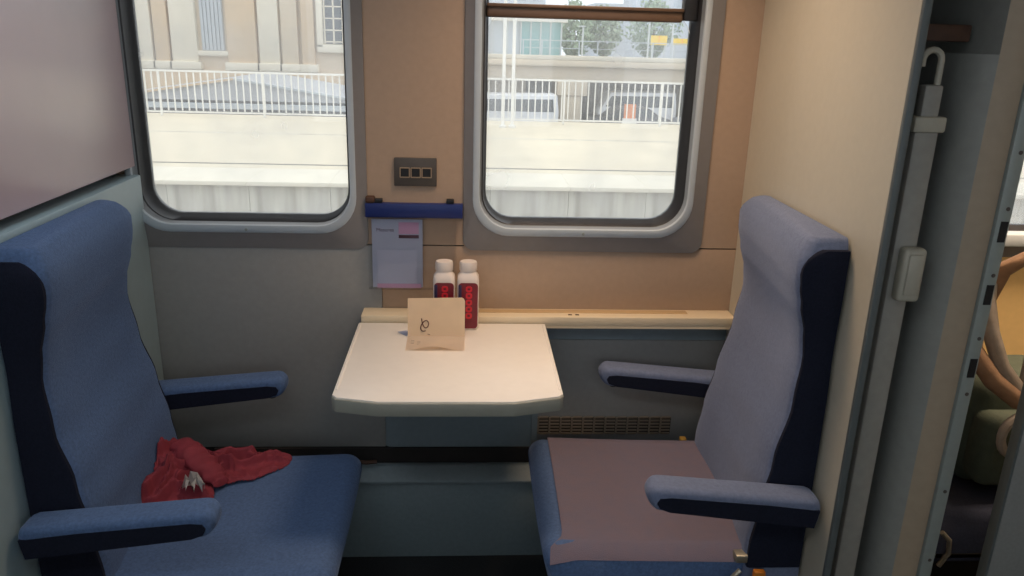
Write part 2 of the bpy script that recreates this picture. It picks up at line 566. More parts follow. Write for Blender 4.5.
finish('jamb', bm, M_pillar_warm, WR, 30)
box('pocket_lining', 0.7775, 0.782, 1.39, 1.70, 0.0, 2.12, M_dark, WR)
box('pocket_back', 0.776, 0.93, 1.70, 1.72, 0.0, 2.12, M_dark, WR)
box('pocket_rail', 0.778, 0.923, 1.47, 1.52, 1.520, 1.550, M_brown, WR, 0.003)
box('next_bay_wall', 0.985, 1.0, 1.71, D, 0.0, 2.12, M_part, WR)
# lock plate on the door jamb with slots and screws
SP = bpy.data.objects.new('trim_1', None)
COL.objects.link(SP)
struct(SP)
box('lock_plate', 0.9985, 1.025, 1.398, 1.46, 0.0, 2.12, M_alu, SP, 0.001)
for z in (1.181, 1.056, 0.902):
    box('slot', 1.007, 1.021, 1.396, 1.3985, z - 0.020, z + 0.020, M_black, SP)
for z in (1.33, 1.225, 1.095, 0.965, 0.845, 0.62, 0.45):
    lathe('screw', [(0.0, 0), (0.004, 0), (0.004, 0.001), (0.0, 0.0015)], M_socket, SP, 10).matrix_basis = \
        Matrix.Translation((1.015, 1.3978, z)) @ Matrix.Rotation(math.radians(90), 4, 'X')
# sliding door leaf, slightly open
DR = bpy.data.objects.new('door_1', None)
COL.objects.link(DR)
struct(DR)
box('door_leaf', 1.157, 1.75, 1.40, 1.43, 0.01, 2.10, M_door, DR, 0.004)
box('door_edge', 1.152, 1.158, 1.402, 1.428, 0.01, 2.10, M_trim_blue, DR, 0.001)

# side of the carriage behind the camera, with its own windows
WF = bpy.data.objects.new('wall_front', None)
COL.objects.link(WF)
struct(WF)
YF = -0.80
box('front_panel', -2.2, 2.6, YF - 0.04, YF, 0.0, 0.95, M_wall_low, WF)
box('front_panel', -2.2, 2.6, YF - 0.04, YF, 1.75, 2.12, M_wall_low, WF)
for x0, x1 in ((-2.2, -1.9), (-0.75, -0.35), (0.55, 1.0), (1.9, 2.6)):
    box('front_pier', x0, x1, YF - 0.04, YF, 0.95, 1.75, M_wall_low, WF)
struct(box('wall_end', -2.24, -2.2, -0.82, D, 0.0, 2.12, M_wall_low))
struct(box('wall_far', 2.6, 2.64, -0.82, D, 0.0, 2.12, M_part))

# next bay window wall
WN = bpy.data.objects.new('wall_beyond', None)
COL.objects.link(WN)
struct(WN)
box('lower_panel', 1.0, 2.6, D, YB, 0.0, 1.0, mat('yellow_cream_laminate', rgb(232, 200, 138), 0.5, 0.03, 40), WN)
box('sill', 1.0, 2.6, D - 0.05, D + 0.001, 0.985, 1.02, M_rim, WN, 0.004)
box('upper_panel', 1.0, 1.16, D, YB, 1.0, 2.12, M_wall_warm, WN)
box('upper_panel', 1.16, 2.6, D, YB, 1.9, 2.12, M_wall_warm, WN)
box('upper_panel', 1.75, 2.6, D, YB, 1.0, 1.9, M_wall_warm, WN)
w3, pane3 = window(3, 1.20, 1.71, 1.14, 1.77)
pane3('pane', 1.02, 1.904, 0.075)

# ------------------------------------------------------------ fixtures along the window wall
heat = thing('heater_cover', (-0.05, 2.06, 0), 'blue-grey heater cover along the floor below the table', 'heater')
box('front_panel', -0.72, 0.70, 2.036, 2.10, 0.0, 0.256, M_heater, heat, 0.003)
prism('top_lip', [(2.030, 0.252), (2.030, 0.262), (2.075, 0.288), (2.10, 0.288), (2.10, 0.258)], 'x', -0.72, 0.70, M_heater, heat, 0.002)
box('duct', -0.72, 0.70, 2.09, 2.098, 0.29, 0.338, M_dark, WB)
tube('pipe', [(-0.33, 2.06, 0.312), (-0.28, 2.06, 0.308), (-0.25, 2.07, 0.305)], 0.006, M_brown, heat)

led = thing('window_ledge', (0.24, 2.06, 0.745), 'cream ledge under the right window behind the table', 'ledge')
box('ledge_top', -0.277, 0.758, 2.030, D, 0.745, 0.775, M_ledge, led, 0.004, 2)
box('slot_cover', 0.02, 0.63, 2.062, 2.088, 0.7745, 0.7765, M_ledge_slot, led, 0.0005)
for x in (0.295, 0.315):
    box('mark', x - 0.005, x + 0.005, 2.045, 2.052, 0.7748, 0.7762, M_brown, led)
box('ledge_lip', -0.277, 0.758, 2.030, 2.034, 0.742, 0.748, M_ledge, led)

tab = thing('folding_table', (-0.03, 1.80, 0.72), 'white laminate table with clipped front corners under the window ledge', 'table')
T_out = [(-0.284, 2.028), (0.226, 2.028), (0.224, 1.580), (0.214, 1.566), (0.112, 1.538), (-0.182, 1.538), (-0.274, 1.560), (-0.284, 1.574)]
prism('table_top', T_out, 'z', 0.722, 0.754, M_table_edge, tab, 0.004, 2)
T_in = [(x * 0.992 - 0.0003, 1.7875 + (y - 1.7875) * 0.985) for x, y in T_out]
prism('laminate', T_in, 'z', 0.750, 0.757, M_table, tab, 0.0015, 2)
for x in (-0.276, 0.217):
    box('raised_edge', x - 0.003, x + 0.003, 1.60, 2.02, 0.754, 0.7585, M_table, tab, 0.0015)
box('support', -0.20, 0.18, 1.98, 2.095, 0.66, 0.722, M_blue_panel, tab, 0.004)

sock = thing('socket_panel', (-0.13, D, 1.157), 'charcoal plate with three square sockets between the windows', 'socket panel')
box('plate', -0.186, -0.074, D - 0.008, D, 1.119, 1.194, M_socket, sock, 0.002)
for i in range(3):
    cx = -0.158 + 0.0288 * i
    bm = bmesh.new()
    ring_bm(bm, [rrect(cx - 0.0135, cx + 0.0135, 1.1415, 1.169, 0.002, D - 0.008, 2), rrect(cx - 0.0135, cx + 0.0135, 1.1415, 1.169, 0.002, D - 0.0105, 2),
                 rrect(cx - 0.0108, cx + 0.0108, 1.1442, 1.1662, 0.001, D - 0.0105, 2), rrect(cx - 0.0108, cx + 0.0108, 1.1442, 1.1662, 0.001, D - 0.0081, 2)])
    f = finish('socket', bm, M_sockframe, sock, 30)
    box('socket_hole', cx - 0.0108, cx + 0.0108, D - 0.0086, D - 0.0080, 1.1442, 1.1662, M_black, f)

hold = thing('leaflet_holder', (-0.13, D, 1.0), 'clear leaflet pocket hanging from a royal blue bar between the windows', 'holder')
box('bar', -0.263, -0.004, D - 0.024, D - 0.002, 1.036, 1.074, M_bar, hold, 0.002)
box('pocket', -0.258, -0.022, D - 0.024, D - 0.022, 0.838, 1.040, M_acrylic, hold)
box('pocket_base', -0.258, -0.022, D - 0.024, D - 0.005, 0.835, 0.838, M_acrylic, hold)
box('side_rib', -0.024, -0.020, D - 0.024, D - 0.005, 0.838, 1.036, M_acrylic, hold)
box('bracket', -0.262, -0.238, D - 0.022, D - 0.001, 1.074, 1.092, M_brown, hold, 0.004)
box('bracket', -0.240, -0.218, D - 0.018, D - 0.001, 1.074, 1.085, M_black, hold, 0.002)
box('bracket', -0.048, -0.028, D - 0.018, D - 0.001, 1.074, 1.086, M_black, hold, 0.002)

leaf = thing('leaflet', (-0.18, D - 0.013, 0.838), 'pale blue leaflet with a pink box standing in the clear pocket', 'leaflet')
box('sheet', -0.248, -0.112, D - 0.014, D - 0.012, 0.839, 1.030, M_paper, leaf)
box('pink_box', -0.176, -0.122, D - 0.0148, D - 0.0140, 0.990, 1.022, M_pinkpaper, leaf)
box('printed_band', -0.176, -0.122, D - 0.0148, D - 0.0140, 0.978, 0.987, M_darkprint, leaf)
box('front_sheet', -0.234, -0.128, D - 0.0170, D - 0.0158, 0.839, 0.945, M_paper2, leaf)
box('pink_edge', -0.236, -0.116, D - 0.0182, D - 0.0171, 0.8385, 0.850, M_pinkpaper, leaf)


def text_mesh(name, body, size, m, parent, M4):
    c = bpy.data.curves.new(name, 'FONT')
    c.body = body
    c.size = size
    c.extrude = 0.0002
    t = bpy.data.objects.new('tmp_text', c)
    COL.objects.link(t)
    dg = bpy.context.evaluated_depsgraph_get()
    me = bpy.data.meshes.new_from_object(t.evaluated_get(dg))
    bpy.data.objects.remove(t)
    me.transform(M4)
    me.materials.clear()
    me.materials.append(m)
    o = bpy.data.objects.new(name, me)
    COL.objects.link(o)
    if parent:
        o.parent = parent
        o.matrix_parent_inverse = parent.matrix_basis.inverted()
    return o


FACE = Matrix.Rotation(math.radians(90), 4, 'X')
text_mesh('heading', 'Mesures', 0.014, M_darkprint, leaf, Matrix.Translation((-0.236, D - 0.0144, 0.996)) @ FACE)

# bottles
def bottle(x, y, label, rz):
    b = thing('drink_bottle', (x, y, 0.757), label, 'bottle', 'red and white drink bottles on the table')
    z0 = 0.757
    S0 = len(bpy.data.objects)

    def sq(hw, r, z):
        return [(x + px, y + pz, z0 + z) for px, _, pz in rrect(-hw, hw, -hw, hw, r, 0, 5)]
    bm = bmesh.new()
    ring_bm(bm, [sq(0.021, 0.009, 0.0), sq(0.0245, 0.011, 0.004), sq(0.025, 0.012, 0.02), sq(0.025, 0.012, 0.122), sq(0.024, 0.013, 0.130),
                 sq(0.019, 0.014, 0.138), sq(0.017, 0.015, 0.142), sq(0.0165, 0.0155, 0.150)], True, True)
    finish('body', bm, M_bottle, b, 45)
    bm = bmesh.new()
    n = 40
    rings = []
    for r, z in ((0.0190, 0.142), (0.0205, 0.144), (0.0205, 0.161), (0.0185, 0.165)):
        rings.append([(x + (r - (0.0008 if k % 2 and r > 0.02 else 0)) * math.cos(2 * math.pi * k / n), y + (r - (0.0008 if k % 2 and r > 0.02 else 0)) * math.sin(2 * math.pi * k / n), z0 + z) for k in range(n)])
    ring_bm(bm, rings, True, True)
    finish('cap', bm, M_bottle, b, 30)
    yf = y - 0.0252
    bm = bmesh.new()
    ring_bm(bm, [rrect(x - 0.0225, x + 0.0225, z0 + 0.005, z0 + 0.118, 0.009, yf + 0.001), rrect(x - 0.0225, x + 0.0225, z0 + 0.005, z0 + 0.118, 0.009, yf - 0.0003)], True, True)
    lab = finish('front_label', bm, M_label, b, 30)
    box('label_stripe', x - 0.0222, x - 0.0150, yf - 0.0006, yf, z0 + 0.012, z0 + 0.113, M_labelblue, lab)
    box('label_foot', x - 0.0185, x + 0.0185, yf - 0.0006, yf, z0 + 0.007, z0 + 0.030, M_label, lab)
    for k in range(5):
        zc = z0 + 0.103 - 0.0165 * k
        bm = bmesh.new()
        ring_bm(bm, [rrect(x - 0.0075 + 0.002, x + 0.0075 + 0.002, zc - 0.0075, zc + 0.0075, 0.0055, yf - 0.0004, 4), rrect(x - 0.0075 + 0.002, x + 0.0075 + 0.002, zc - 0.0075, zc + 0.0075, 0.0055, yf - 0.0010, 4),
                     rrect(x - 0.003 + 0.002, x + 0.003 + 0.002, zc - 0.003, zc + 0.003, 0.002, yf - 0.0010, 4), rrect(x - 0.003 + 0.002, x + 0.003 + 0.002, zc - 0.003, zc + 0.003, 0.002, yf - 0.0004, 4)])
        finish('letter', bm, M_labelred, lab, 30)
    # side label patch on the left flank
    box('side_label', x - 0.0253, x - 0.0245, y - 0.012, y + 0.012, z0 + 0.008, z0 + 0.117, M_labelblue, b)
    b.scale = (1.14, 1.0, 1.12)
    return b


bottle(-0.051, 1.995, 'left white bottle with dark red label, half hidden behind the card', 0)
bottle(0.012, 1.995, 'right white bottle with tall red label, standing clear of the card', 0)

# folded card
card = thing('folded_card', (-0.07, 1.90, 0.757), 'buff folded card with a brown scribbled emblem in front of the bottles', 'card')
Yc = 1.918
lean = 0.018
bm = bmesh.new()
ov = [(-0.143, 0.757), (0.004, 0.757), (0.004, 0.851), (0.001, 0.857), (-0.004, 0.860), (-0.143, 0.857)]


def lean_y(z):
    return Yc + lean * (z - 0.757) / 0.1


ring_bm(bm, [[(x, lean_y(z), z) for x, z in ov], [(x, lean_y(z) + 0.001, z) for x, z in ov]], True, True)
finish('back_leaf', bm, M_card, card, 30)
bm = bmesh.new()
nn = 12
r0, r1, r2, r3 = [], [], [], []
top, bot = [], []
for j in range(7):
    v = j / 6
    row = []
    for i in range(nn + 1):
        u = i / nn
        x = -0.143 + 0.147 * u
        y = Yc - 0.090 * v - 0.003 * math.sin(u * math.pi) * v
        z = 0.7578 + 0.012 * v ** 3 * math.sin(math.pi * min(1, u * 1.05)) ** 2 + 0.003 * (1 - v) ** 3
        row.append(bm.verts.new((x, y, z)))
    top.append(row)
for a, b in zip(top[:-1], top[1:]):
    for i in range(nn):
        bm.faces.new((a[i], a[i + 1], b[i + 1], b[i]))
geo = bmesh.ops.solidify(bm, geom=list(bm.faces), thickness=0.0006)
finish('front_leaf', bm, M_card_lit, card, 60)
# emblem: a looped handwritten stroke
ctrl = [(-5, 17), (-4, 9), (-1, 0), (4, -6), (10, -3), (12, 6), (7, 12), (0, 9), (-6, 0), (-7, -9), (-2, -14), (6, -13)]
pts = []
for i in range(len(ctrl) - 1):
    p0, p1, p2, p3 = ctrl[max(0, i - 1)], ctrl[i], ctrl[i + 1], ctrl[min(len(ctrl) - 1, i + 2)]
    for k in range(5):
        t = k / 5
        q = [0.5 * (2 * b + (c - a) * t + (2 * a - 5 * b + 4 * c - d) * t * t + (3 * b - a - 3 * c + d) * t ** 3) for a, b, c, d in zip(p0, p1, p2, p3)]
        pz = 0.788 + q[1] * 0.00105
        pts.append((-0.102 + q[0] * 0.00105, lean_y(pz) - 0.0005, pz))
tube('emblem', pts, 0.0013, M_ink, card, 6)
tube('emblem', [(-0.092, lean_y(0.766) - 0.0005, 0.766), (-0.086, lean_y(0.764) - 0.0005, 0.764)], 0.0008, M_ink, card, 6)
for i, (x, y) in enumerate(((-0.128, 1.888), (-0.128, 1.873), (-0.112, 1.880), (-0.112, 1.866))):
    box('printed_line', x - 0.004, x + 0.004, y - 0.0025, y + 0.0025, 0.7586, 0.7592, M_greyink, card)
slip = thing('paper_slip', (-0.15, 1.935, 0.757), 'small white paper slip lying left of the card', 'paper')
prism('sheet', [(-0.172, 1.955), (-0.146, 1.925), (-0.138, 1.95), (-0.150, 1.965)], 'z', 0.7572, 0.7580, M_paper2, slip)


# ------------------------------------------------------------ seats
def seat(name, bx, cy, s, label, fab_back, fab_seat, dz=0.0, vn=-0.272, arms=(-1, 1), zbar=0.418, twist=0.025, bar=0.150):
    """bx: plane of the wall behind the backrest; s: +1 faces +x, -1 faces -x"""
    t = thing(name, (bx + s * 0.30, cy, 0.0), label, 'seat', 'plush carriage seats')

    def P(u, v, z):
        return (bx + s * u, cy + v, z)
    # backrest ------------------------------------------------
    front = [(0.34, 0.118), (0.45, 0.116), (0.55, 0.104), (0.66, 0.084), (0.80, 0.056), (0.90, 0.045), (0.95, 0.050), (1.01, 0.065), (1.06, 0.075), (1.10, 0.076), (1.13, 0.070)]
    half = [(0.34, 0.262), (0.80, 0.262), (0.92, 0.256), (1.03, 0.260), (1.10, 0.260), (1.13, 0.252)]
    front = [(z + dz * (z > 0.7), u) for z, u in front]
    half = [(z + dz * (z > 0.7), h) for z, h in half]

    def tw(z, w):
        # the backrest is turned a little towards the window
        return -w * twist * (0.55 + 0.45 * min(1, max(0, (z - 0.5) / 0.4)))
    zs = [0.30 + 0.02 * i for i in range(39)] + [1.10 + dz, 1.115 + dz, 1.128 + dz, 1.138 + dz, 1.145 + dz, 1.148 + dz]
    bm = bmesh.new()
    rings = []
    for z in zs:
        f = smooth_curve(front, z)
        h = smooth_curve(half, z)
        sh = 0.0
        if z > 1.10 + dz:
            k = min(1, (z - 1.10 - dz) / 0.048)
            sh = 1 - math.sqrt(max(0, 1 - k * k))
            f -= 0.024 * sh
        b0 = 0.004
        r = min(0.022, (f - b0) * 0.48)
        ring = []
        # front face, slightly dished between the side bolsters
        nseg = 14
        for i in range(nseg + 1):
            w = -1 + 2 * i / nseg
            dish = 0.010 * (1 - min(1, abs(w) / 0.8) ** 2.0) * (1 if z < 0.95 else 0.5)
            bulge = 0.010 * math.exp(-((z - 0.68) / 0.12) ** 2) * (1 - w * w)
            ring.append((f - dish + bulge, w * (h - r)))
        for k in range(1, 6):
            a = math.pi / 2 * k / 6
            ring.append((f - r + r * math.cos(a), h - r + r * math.sin(a)))
        ring.append((f - r, h))
        ring.append((b0, h))
        ring.append((b0, -h))
        ring.append((f - r, -h))
        for k in range(5, 0, -1):
            a = math.pi / 2 * k / 6
            ring.append((f - r + r * math.cos(a), -(h - r + r * math.sin(a))))
        rings.append([P(max(b0, u + (tw(z, v / h) if u > b0 else 0)), v * (1 - sh * (0.30 if v > 0 else 0.05)), z) for u, v in ring])
    ring_bm(bm, rings, True, True)
    back = finish('backrest', bm, fab_back, t, 50)
    # dark side panels
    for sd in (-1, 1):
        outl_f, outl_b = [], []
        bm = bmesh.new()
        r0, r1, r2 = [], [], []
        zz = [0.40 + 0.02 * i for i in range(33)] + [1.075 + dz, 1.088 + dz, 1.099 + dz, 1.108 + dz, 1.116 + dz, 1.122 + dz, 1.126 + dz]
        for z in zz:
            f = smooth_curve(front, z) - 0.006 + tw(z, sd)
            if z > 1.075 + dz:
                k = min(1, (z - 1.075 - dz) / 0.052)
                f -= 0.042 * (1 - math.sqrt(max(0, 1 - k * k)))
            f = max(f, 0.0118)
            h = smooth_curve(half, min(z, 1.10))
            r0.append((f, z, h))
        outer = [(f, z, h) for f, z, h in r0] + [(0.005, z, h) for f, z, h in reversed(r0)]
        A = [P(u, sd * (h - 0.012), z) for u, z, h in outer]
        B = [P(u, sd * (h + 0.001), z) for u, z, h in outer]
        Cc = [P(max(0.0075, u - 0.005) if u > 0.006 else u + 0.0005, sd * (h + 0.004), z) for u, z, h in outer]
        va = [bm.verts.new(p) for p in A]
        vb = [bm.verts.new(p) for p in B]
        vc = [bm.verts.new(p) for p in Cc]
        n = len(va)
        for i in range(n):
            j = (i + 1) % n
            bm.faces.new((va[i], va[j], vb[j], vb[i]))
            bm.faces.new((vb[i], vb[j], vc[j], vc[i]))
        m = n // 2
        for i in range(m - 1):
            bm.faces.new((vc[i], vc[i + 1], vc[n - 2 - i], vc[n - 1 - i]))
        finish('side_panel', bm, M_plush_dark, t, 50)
    # cushion ------------------------------------------------
    bm = bmesh.new()
    rings = []
    H = 0.272
    nv = 18
    for i in range(nv + 1):
        v = -1 + 2 * i / nv
        ww = 0.5 * (H - vn)
        vv = 0.5 * (H + vn) + v * ww
        e = max(0.0, (abs(v) * ww - (ww - 0.03)) / 0.03)
        drop = 0.03 * (1 - math.sqrt(max(0, 1 - e * e)))
        ins = 0.02 * (1 - math.sqrt(max(0, 1 - e * e)))
        sag = -0.006 * (1 - v * v)
        top = 0.441 - drop
        ring = []
        u1 = 0.572 - ins + 0.004 * (1 - v * v)
        ring.append((0.09, 0.300 + drop * 0.3))
        ring.append((u1 - 0.040, 0.300 + drop * 0.3))
        ring.append((u1 - 0.022, 0.308 + drop * 0.3))
        for k in range(9):
            a = math.radians(-20 + 110 * k / 8)
            rr = 0.040
            ring.append((u1 - rr + rr * math.cos(a), top - rr + rr * math.sin(a)))
        for k in range(1, 9):
            w = k / 8
            u = u1 - 0.040 + (0.09 - (u1 - 0.040)) * w
            ring.append((u, top + sag * math.sin(math.pi * w) * 2 - 0.012 * w))
        rings.append([P(u, vv, z) for u, z in ring])
    ring_bm(bm, rings, True, True)
    finish('seat_cushion', bm, M_plush if fab_seat is M_plush_worn else fab_seat, t, 60)
    if fab_seat is M_plush_worn:
        bm = bmesh.new()
        rows = []
        ng = 24
        for i in range(ng + 1):
            v = -1 + 2 * i / ng
            ww = 0.5 * (H - vn)
            vv = 0.5 * (H + vn) + v * ww
            e = max(0.0, (abs(v) * ww - (ww - 0.03)) / 0.03)
            drop = 0.03 * (1 - math.sqrt(max(0, 1 - min(1, e) ** 2)))
            sag = -0.006 * (1 - v * v)
            top = 0.441 - drop
            lim = 0.532 - 0.002 * (1 - v * v) - 0.012 * i / ng
            if vv - vn < 0.055:      # the cover runs out to the front corner at the aisle end
                q = (0.055 - (vv - vn)) / 0.055
                lim += 0.030 * min(1.0, q * 1.6) ** 2
            row = []
            for k in range(9):
                u = lim + (0.095 - lim) * k / 8
                w = min(1, max(0, (0.532 - u) / 0.442))
                fr = max(0.0, u - 0.532)
                zz_ = top + sag * math.sin(math.pi * w) * 2 - 0.012 * w - (0.040 - math.sqrt(max(0, 0.04 ** 2 - fr * fr)))
                row.append(bm.verts.new(P(u, vv - (0.0015 if i == 0 else 0), zz_ + 0.0040)))
            rows.append(row)
        for a, b in zip(rows[:-1], rows[1:]):
            for k in range(8):
                bm.faces.new((a[k], a[k + 1], b[k + 1], b[k]))
        o = finish('cushion_cover', bm, fab_seat, t, 60)
        o['label'] = 'faded mauve top cover'
    # piping seam between seat and backrest
    tube('seam', [P(0.138, -0.25, 0.420), P(0.133, -0.1, 0.412), P(0.121, 0.1, 0.412), P(0.108, 0.25, 0.420)], 0.005, M_black, t, 6)
    # base under the cushion
    box('base', min(bx + s * 0.12, bx + s * 0.46), max(bx + s * 0.12, bx + s * 0.46), cy - 0.22, cy + 0.19, 0.0, 0.302, M_black, t, 0.006)
    # armrests -------------------------------------------------
    for sd in arms:
        bm = bmesh.new()
        rings = []
        for q in (0.0, 0.005, 0.015, 0.03, 0.06, 0.2, 0.4, 0.6, 0.8, 0.90, 0.93, 0.95, 0.965, 0.98, 0.99, 0.996, 1.0):
            u = 0.010 + 0.366 * q
            zt = 0.612 + 0.034 * q
            # section half width and height, rounded front and rear ends
            e = 0.0
            if q > 0.92:
                e = (q - 0.92) / 0.08
            elif q < 0.06:
                e = (0.06 - q) / 0.06
            k = math.sqrt(max(0.0, 1 - e * e * 0.97))
            hw = 0.034 * (0.40 + 0.60 * k)
            hh = 0.068 - 0.014 * q
            zb = zt - hh * (0.55 + 0.45 * k)
            zt2 = zt - 0.020 * (1 - k)
            sec = []
            for px, _, pz in rrect(-hw, hw, zb, zt2, 0.014, 0, 4):
                sec.append(P(u, sd * 0.302 + px, pz))
            rings.append(sec)
        ring_bm(bm, rings, True, True)
        arm = finish('armrest', bm, fab_back, t, 55)
        # dark side panels on the armrest
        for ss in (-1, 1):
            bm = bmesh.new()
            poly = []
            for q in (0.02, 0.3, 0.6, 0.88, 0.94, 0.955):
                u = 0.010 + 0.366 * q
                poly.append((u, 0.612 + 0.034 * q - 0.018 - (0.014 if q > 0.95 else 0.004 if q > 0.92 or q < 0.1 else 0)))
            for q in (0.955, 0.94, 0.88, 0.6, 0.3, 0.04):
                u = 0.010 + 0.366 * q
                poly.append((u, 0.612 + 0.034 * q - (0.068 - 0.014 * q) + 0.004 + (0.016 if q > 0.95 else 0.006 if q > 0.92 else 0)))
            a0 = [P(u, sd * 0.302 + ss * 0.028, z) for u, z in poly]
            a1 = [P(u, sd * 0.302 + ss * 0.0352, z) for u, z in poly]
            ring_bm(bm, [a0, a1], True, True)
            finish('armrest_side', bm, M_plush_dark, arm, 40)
        # arm link to the backrest frame
        lathe('arm_stud', [(0.0, 0), (0.010, 0), (0.010, 0.006), (0.0, 0.007)], M_black, t, 12).matrix_basis = \
            Matrix.Translation(P(0.335, sd * 0.302, 0.578))
    if True:
        x0, x1 = sorted((bx + s * 0.012, bx + s * bar))
        box('frame_bar', x0, x1, cy - 0.262, cy - 0.235, zbar - 0.010, zbar + 0.010, M_metal, t, 0.004)
        box('tilt_lever', min(bx + s * (bar - 0.06), bx + s * (bar - 0.035)), max(bx + s * (bar - 0.06), bx + s * (bar - 0.035)), cy - 0.290, cy - 0.274, zbar - 0.073, zbar - 0.013, M_orange, t, 0.003)
        tube('cable_loop', [P(0.145, -0.280, 0.405), P(0.165, -0.284, 0.385), P(0.17, -0.284, 0.35), P(0.155, -0.280, 0.31)], 0.006, M_metal, t, 8)
        box('clip', min(bx + s * 0.122, bx + s * 0.140), max(bx + s * 0.122, bx + s * 0.140), cy + 0.255, cy + 0.275, 0.42, 0.434, M_gold, t, 0.003)
    return t


seat('carriage_seat', 0.757, 1.71, -1, 'right seat, faded grey-blue plush with mauve-worn cushion, against the cream partition', M_plush_back, M_plush_worn, 0.0, -0.250)
seat('carriage_seat', -0.838, 1.635, 1, 'left seat, deep blue plush with navy sides, red jacket on its cushion', M_plush, M_plush, -0.022)
seat('carriage_seat', 1.003, 1.84, 1, 'seat in the next bay carrying the backpack, seen through the door gap', M_plush_next, M_plush_next, 0.0, -0.262, (1,), 0.325, 0.0, 0.42)

# ------------------------------------------------------------ red jacket and tissue on the left seat
jk = thing('red_jacket', (-0.63, 1.78, 0.43), 'crumpled dark red jacket with black clasp lying on the left seat', 'jacket')
bm = bmesh.new()
NX, NY = 170, 150
X0, X1, Y0, Y1 = -0.765, -0.43, 1.585, 1.905


def capsule(px, py, ax, ay, bx_, by_, ra, rb):
    dx, dy = bx_ - ax, by_ - ay
    tt = max(0, min(1, ((px - ax) * dx + (py - ay) * dy) / (dx * dx + dy * dy)))
    d = math.hypot(px - ax - tt * dx, py - ay - tt * dy)
    return 1 - d / (ra + (rb - ra) * tt)


FOLDS = [([(-0.75, 1.70), (-0.72, 1.78), (-0.66, 1.82), (-0.58, 1.80)], 0.030, 0.013), ([(-0.73, 1.64), (-0.70, 1.72), (-0.64, 1.75), (-0.59, 1.72)], 0.028, 0.011),
         ([(-0.71, 1.60), (-0.66, 1.66), (-0.61, 1.66)], 0.026, 0.010), ([(-0.74, 1.80), (-0.69, 1.85), (-0.62, 1.84), (-0.55, 1.86)], 0.024, 0.010),
         ([(-0.67, 1.70), (-0.63, 1.78), (-0.60, 1.85)], 0.022, 0.009), ([(-0.62, 1.79), (-0.55, 1.81), (-0.48, 1.86)], 0.016, 0.010),
         ([(-0.60, 1.87), (-0.53, 1.84), (-0.47, 1.84)], 0.012, 0.008), ([(-0.70, 1.66), (-0.68, 1.75), (-0.70, 1.84)], 0.018, 0.008)]


def folds(x, y):
    tot = 0.0
    for pl, amp, wd in FOLDS:
        best, sgn = 9.0, 1
        for (ax, ay), (bx_, by_) in zip(pl[:-1], pl[1:]):
            dx, dy = bx_ - ax, by_ - ay
            t = max(0, min(1, ((x - ax) * dx + (y - ay) * dy) / (dx * dx + dy * dy)))
            ex, ey = x - ax - t * dx, y - ay - t * dy
            d = math.hypot(ex, ey)
            if d < best:
                best, sgn = d, (1 if dx * ey - dy * ex > 0 else -1)
        w = wd * (1.35 if sgn > 0 else 0.42)
        rise = 1.25 * amp * math.exp(-(best / w) ** 2)
        tot = max(tot, rise) + 0.20 * min(tot, rise)
    return tot


verts = {}
for i in range(NX + 1):
    for j in range(NY + 1):
        x = X0 + (X1 - X0) * i / NX
        y = Y0 + (Y1 - Y0) * j / NY
        wx = x + 0.018 * noise.noise(Vector((x * 18, y * 18, 1.3)))
        wy = y + 0.018 * noise.noise(Vector((x * 18, y * 18, 7.7)))
        A = capsule(wx, wy, -0.712, 1.80, -0.682, 1.660, 0.082, 0.090)
        B = capsule(wx, wy, -0.66, 1.835, -0.485, 1.868, 0.070, 0.036)
        Cq = capsule(wx, wy, -0.60, 1.80, -0.500, 1.835, 0.060, 0.05)
        m = max(A, B, Cq)
        if m <= 0.0 or x < -0.838 + 0.104 + (1.635 - y) * 0.02:
            continue
        e = min(1, m / 0.22)
        edge = math.sqrt(max(0, 1 - (1 - e) ** 2))

        def crease(sx, sy, k):
            return (1 - min(1, abs(noise.noise(Vector((wx * sx + wy * sy, wy * sx - wx * sy, k)))) * 3.4)) ** 1.3
        h = 0.006 * edge + max(0, A) * 0.026 + max(0, B) * 0.008
        h += edge * (0.4 + 0.6 * max(0, A)) * (0.010 * crease(11, 7, 2.1) + 0.013 * crease(21, -12, 5.3) + 0.006 * crease(40, 20, 9.1))
        h += edge * folds(wx, wy)
        if x < -0.665:
            h += edge * 0.048 * min(1, (-0.665 - x) / 0.06) * max(0.0, 1 - abs(y - 1.745) / 0.18)
        base = 0.424
        z = base + max(0.004, h + 0.006)
        verts[(i, j)] = bm.verts.new((x, y, z))
for i in range(NX):
    for j in range(NY):
        q = [(i, j), (i + 1, j), (i + 1, j + 1), (i, j + 1)]
        if all(k in verts for k in q):
            bm.faces.new([verts[k] for k in q])
loose = [v for v in bm.verts if not v.link_faces]
for v in loose:
    bm.verts.remove(v)
bmesh.ops.smooth_vert(bm, verts=bm.verts, factor=0.15, use_axis_x=True, use_axis_y=True, use_axis_z=True)
bmesh.ops.solidify(bm, geom=list(bm.faces), thickness=0.003)
finish('cloth', bm, M_jacket, jk, 80)
bm = bmesh.new()
sleeve = [(-0.735, 1.83, 0.492), (-0.70, 1.80, 0.512), (-0.665, 1.765, 0.506), (-0.63, 1.745, 0.488), (-0.60, 1.735, 0.462), (-0.585, 1.73, 0.445)]
fine = []
for a, b in zip(sleeve[:-1], sleeve[1:]):
    for k in range(8):
        fine.append(Vector(a).lerp(Vector(b), k / 8))
rings = []
